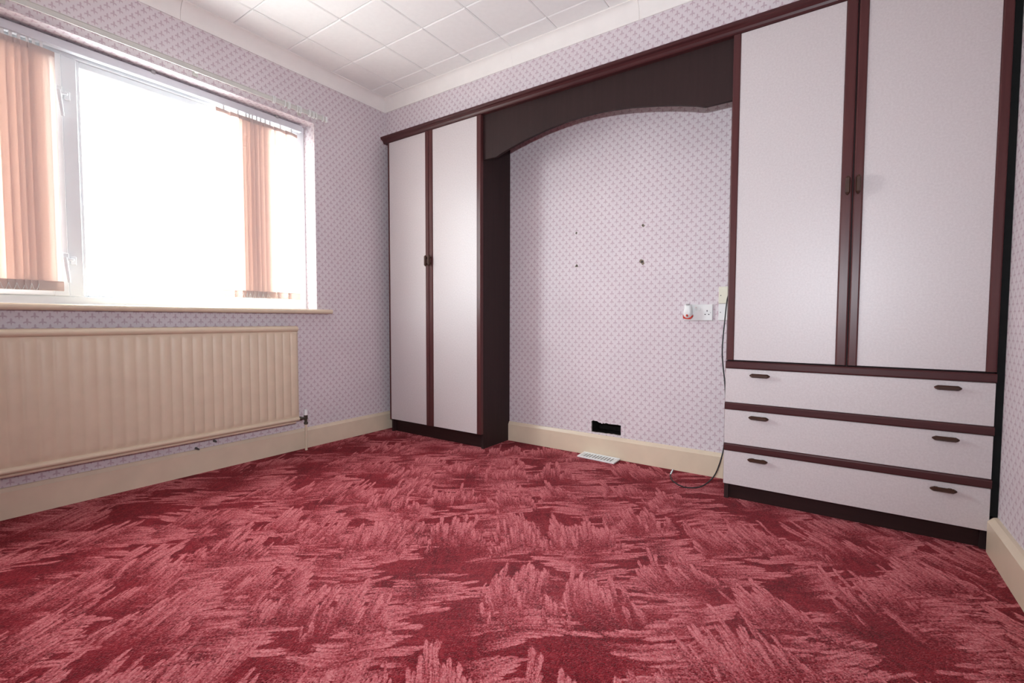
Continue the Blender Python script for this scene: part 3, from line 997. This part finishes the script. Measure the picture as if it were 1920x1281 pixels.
# red drop and two petals wrapped round the lower front
def petal(sg):
    bm = bmesh.new()
    rings = []
    n = 7
    for k in range(n):
        f = k / (n - 1)
        a = math.radians(92 - 96 * f) if sg > 0 else math.radians(88 + 96 * f)
        ca, sa = math.cos(a), math.sin(a)
        zt = 0.8395 + 0.019 * f ** 1.1
        zb = 0.8345 + 0.014 * f ** 2.0
        w, dd = 0.0175 + 0.0065 * f ** 0.7, 0.030 + 0.016 * f
        ex = 0.62
        def pt(z, gx):
            return (FXc + w * gx * (abs(ca) ** ex) * (1 if ca > 0 else -1), YP - 0.0005 - dd / 2 - dd / 2 * gx * 1.02 * (abs(sa) ** ex) * (1 if sa > 0 else -1), z)
        rings.append([pt(zb, 1.0), pt(zb, 1.07), pt(zt, 1.10), pt(zt, 1.0)])
    loft(bm, rings)
    return finish(bm, 'petal', 'red', af, smooth=True)
petal(1); petal(-1)
bm = bmesh.new()
loft(bm, [[(FXc - 0.0005 + r * math.cos(2 * math.pi * k / 14), yy, 0.8540 + 1.25 * r * math.sin(2 * math.pi * k / 14)) for k in range(14)] for r, yy in ((0.0055, YP - 0.0395), (0.0052, YP - 0.0440), (0.003, YP - 0.0462))])
finish(bm, 'drop_emblem', 'red', af, smooth=True)

# blank / outlet plates
def plate(x0, x1, z0, z1, mat, label, screws):
    t = thing('wall_plate', label, 'wall plate', ((x0 + x1) / 2, YB - 0.001, (z0 + z1) / 2))
    bm = bmesh.new(); faceplate(bm, x0, x1, z0, z1, 0.008); finish(bm, 'faceplate', mat, t)
    for sx, sz in screws:
        bm = bmesh.new(); lathe(bm, sx, sz, [(0.0026, YB - 0.006), (0.0026, YB - 0.0086), (0.0012, YB - 0.0088)], 10, 'y')
        finish(bm, 'screw', 'stub', t)
    return t
plate(2.2935, 2.3795, 0.9165, 1.0035, 'ivory', 'ivory aerial outlet plate mounted directly above the white plate', [(2.3045, 0.958), (2.3715, 0.958)])
plate(2.2945, 2.3805, 0.8280, 0.9140, 'white', 'white blank plate to one side of the double socket below the ivory plate', [(2.3045, 0.8705), (2.3725, 0.8705)])

# coaxial cable hanging to the floor
cab = thing('aerial_cable', 'black aerial cable trailing from the ivory plate onto the carpet', 'cable', (2.30, 0.15, 0.0))
path = smooth_path([(2.3460, 0.302, 0.957), (2.3455, 0.270, 0.950), (2.3430, 0.252, 0.915), (2.3370, 0.250, 0.831), (2.3310, 0.250, 0.750), (2.3285, 0.250, 0.668), (2.3345, 0.250, 0.590), (2.3440, 0.245, 0.520), (2.3560, 0.22, 0.42), (2.3680, 0.16, 0.30),
                    (2.3690, 0.115, 0.200), (2.3490, 0.100, 0.108), (2.3240, 0.095, 0.054), (2.2800, 0.072, 0.013), (2.2250, 0.045, 0.0035), (2.1840, 0.052, 0.0035), (2.1320, 0.105, 0.0035), (2.1030, 0.165, 0.0045), (2.0990, 0.185, 0.008)], 8)
bm = bmesh.new(); tube(bm, path, 0.0031, 8); finish(bm, 'sheath', 'black', cab, smooth=True)
bm = bmesh.new()
a, b_ = Vector((2.0990, 0.185, 0.008)), Vector((2.1080, 0.198, 0.034))
def along(f): return a + (b_ - a) * f
tube(bm, [along(0), along(0.02), along(0.35), along(0.36), along(0.62), along(0.63), along(1.0)], lambda f: [0.0036, 0.0048, 0.0048, 0.0056, 0.0056, 0.0042, 0.0042][min(6, round(f * 6))], 10)
finish(bm, 'plug', 'metal', cab, smooth=False)
bm = bmesh.new(); lathe(bm, 2.3460, 0.957, [(0.0062, YB - 0.0075), (0.0062, YB - 0.022), (0.0035, YB - 0.026)], 10, 'y'); finish(bm, 'wall_plug', 'black', cab)

# loose vent grille lying on the carpet
gr = thing('vent_grille', 'loose white louvred vent grille lying on the carpet against the alcove skirting', 'grille', (1.655, 0.247, 0.0))
gx0, gx1 = 1.533, 1.778
c0 = Vector((1.655, 0.2480, 0.0))
rot = Matrix.Rotation(math.radians(-3.5), 4, 'Z') @ Matrix.Rotation(math.radians(4.0), 4, 'X')
def gpt(p): return c0 + Vector((0, 0, 0.0035)) + (rot @ Vector(p))
def gbox(name, x0, x1, y0, y1, z0, z1, mat, parent, bev=0.0, tilt=0.0):
    bm = bmesh.new(); bbox(bm, x0, x1, y0, y1, z0, z1, bev)
    for v in bm.verts:
        p = v.co
        if tilt:
            cx, cz = (x0 + x1) / 2, (z0 + z1) / 2
            dx_, dz_ = p.x - cx, p.z - cz
            p = Vector((cx + dx_ * math.cos(tilt) - dz_ * math.sin(tilt), p.y, cz + dx_ * math.sin(tilt) + dz_ * math.cos(tilt)))
        v.co = gpt(p)
    return finish(bm, name, mat, parent)
L2, W2 = 0.121, 0.044
bm = bmesh.new()
bbox(bm, -L2, L2, -W2, -W2 + 0.012, 0.0, 0.009, 0.002)
bbox(bm, -L2, L2, W2 - 0.012, W2, 0.0, 0.009, 0.002)
bbox(bm, -L2, -L2 + 0.016, -W2 + 0.012, W2 - 0.012, 0.0, 0.009, 0.002)
bbox(bm, L2 - 0.016, L2, -W2 + 0.012, W2 - 0.012, 0.0, 0.009, 0.002)
for v in bm.verts: v.co = gpt(v.co)
gf = finish(bm, 'grille_frame', 'white', gr)
gbox('backing', -L2 + 0.014, L2 - 0.014, -W2 + 0.010, W2 - 0.010, 0.0005, 0.002, 'grey', gr)
for k in range(11):
    xx = -0.096 + k * 0.0192
    gbox('louvre', xx - 0.0068, xx + 0.0068, -W2 + 0.0125, W2 - 0.0125, 0.0045, 0.0065, 'white', gr, tilt=0.16)

# screw holes left in the alcove wall
def screw_hole(x, z, r, label, n=9, seed=1):
    random.seed(seed)
    bm = bmesh.new()
    r0 = [(x + r * (1 + random.uniform(-0.4, 0.5)) * math.cos(2 * math.pi * k / n), YB, z + r * (1 + random.uniform(-0.4, 0.5)) * math.sin(2 * math.pi * k / n)) for k in range(n)]
    rr = [(x + (p[0] - x) * 0.75, YB - 0.0016, z + (p[2] - z) * 0.75) for p in r0]
    ri = [(x + (p[0] - x) * 0.35, YB - 0.0004, z + (p[2] - z) * 0.35) for p in r0]
    loft(bm, [r0, rr, ri])
    t = thing('screw_hole', label, 'screw hole', (x, YB, z), 'screw holes in the alcove wallpaper')
    finish(bm, 'torn_rim', 'plug', t)
    bm = bmesh.new(); lathe(bm, x, z, [(r * 0.42, YB - 0.0005), (r * 0.42, YB - 0.0018), (r * 0.2, YB - 0.0020)], 8, 'y')
    finish(bm, 'wall_plug', 'black', t)
screw_hole(1.461, 1.366, 0.0072, 'small dark screw hole in the alcove wallpaper, upper one nearer the window', seed=1)
screw_hole(1.882, 1.367, 0.0080, 'small dark screw hole in the alcove wallpaper, upper one nearer the sockets', seed=2)
screw_hole(1.466, 1.164, 0.0100, 'dark screw hole in the alcove wallpaper, lower one nearer the window', seed=3)
screw_hole(1.880, 1.161, 0.0137, 'largest brown torn screw hole in the alcove wallpaper', seed=4)
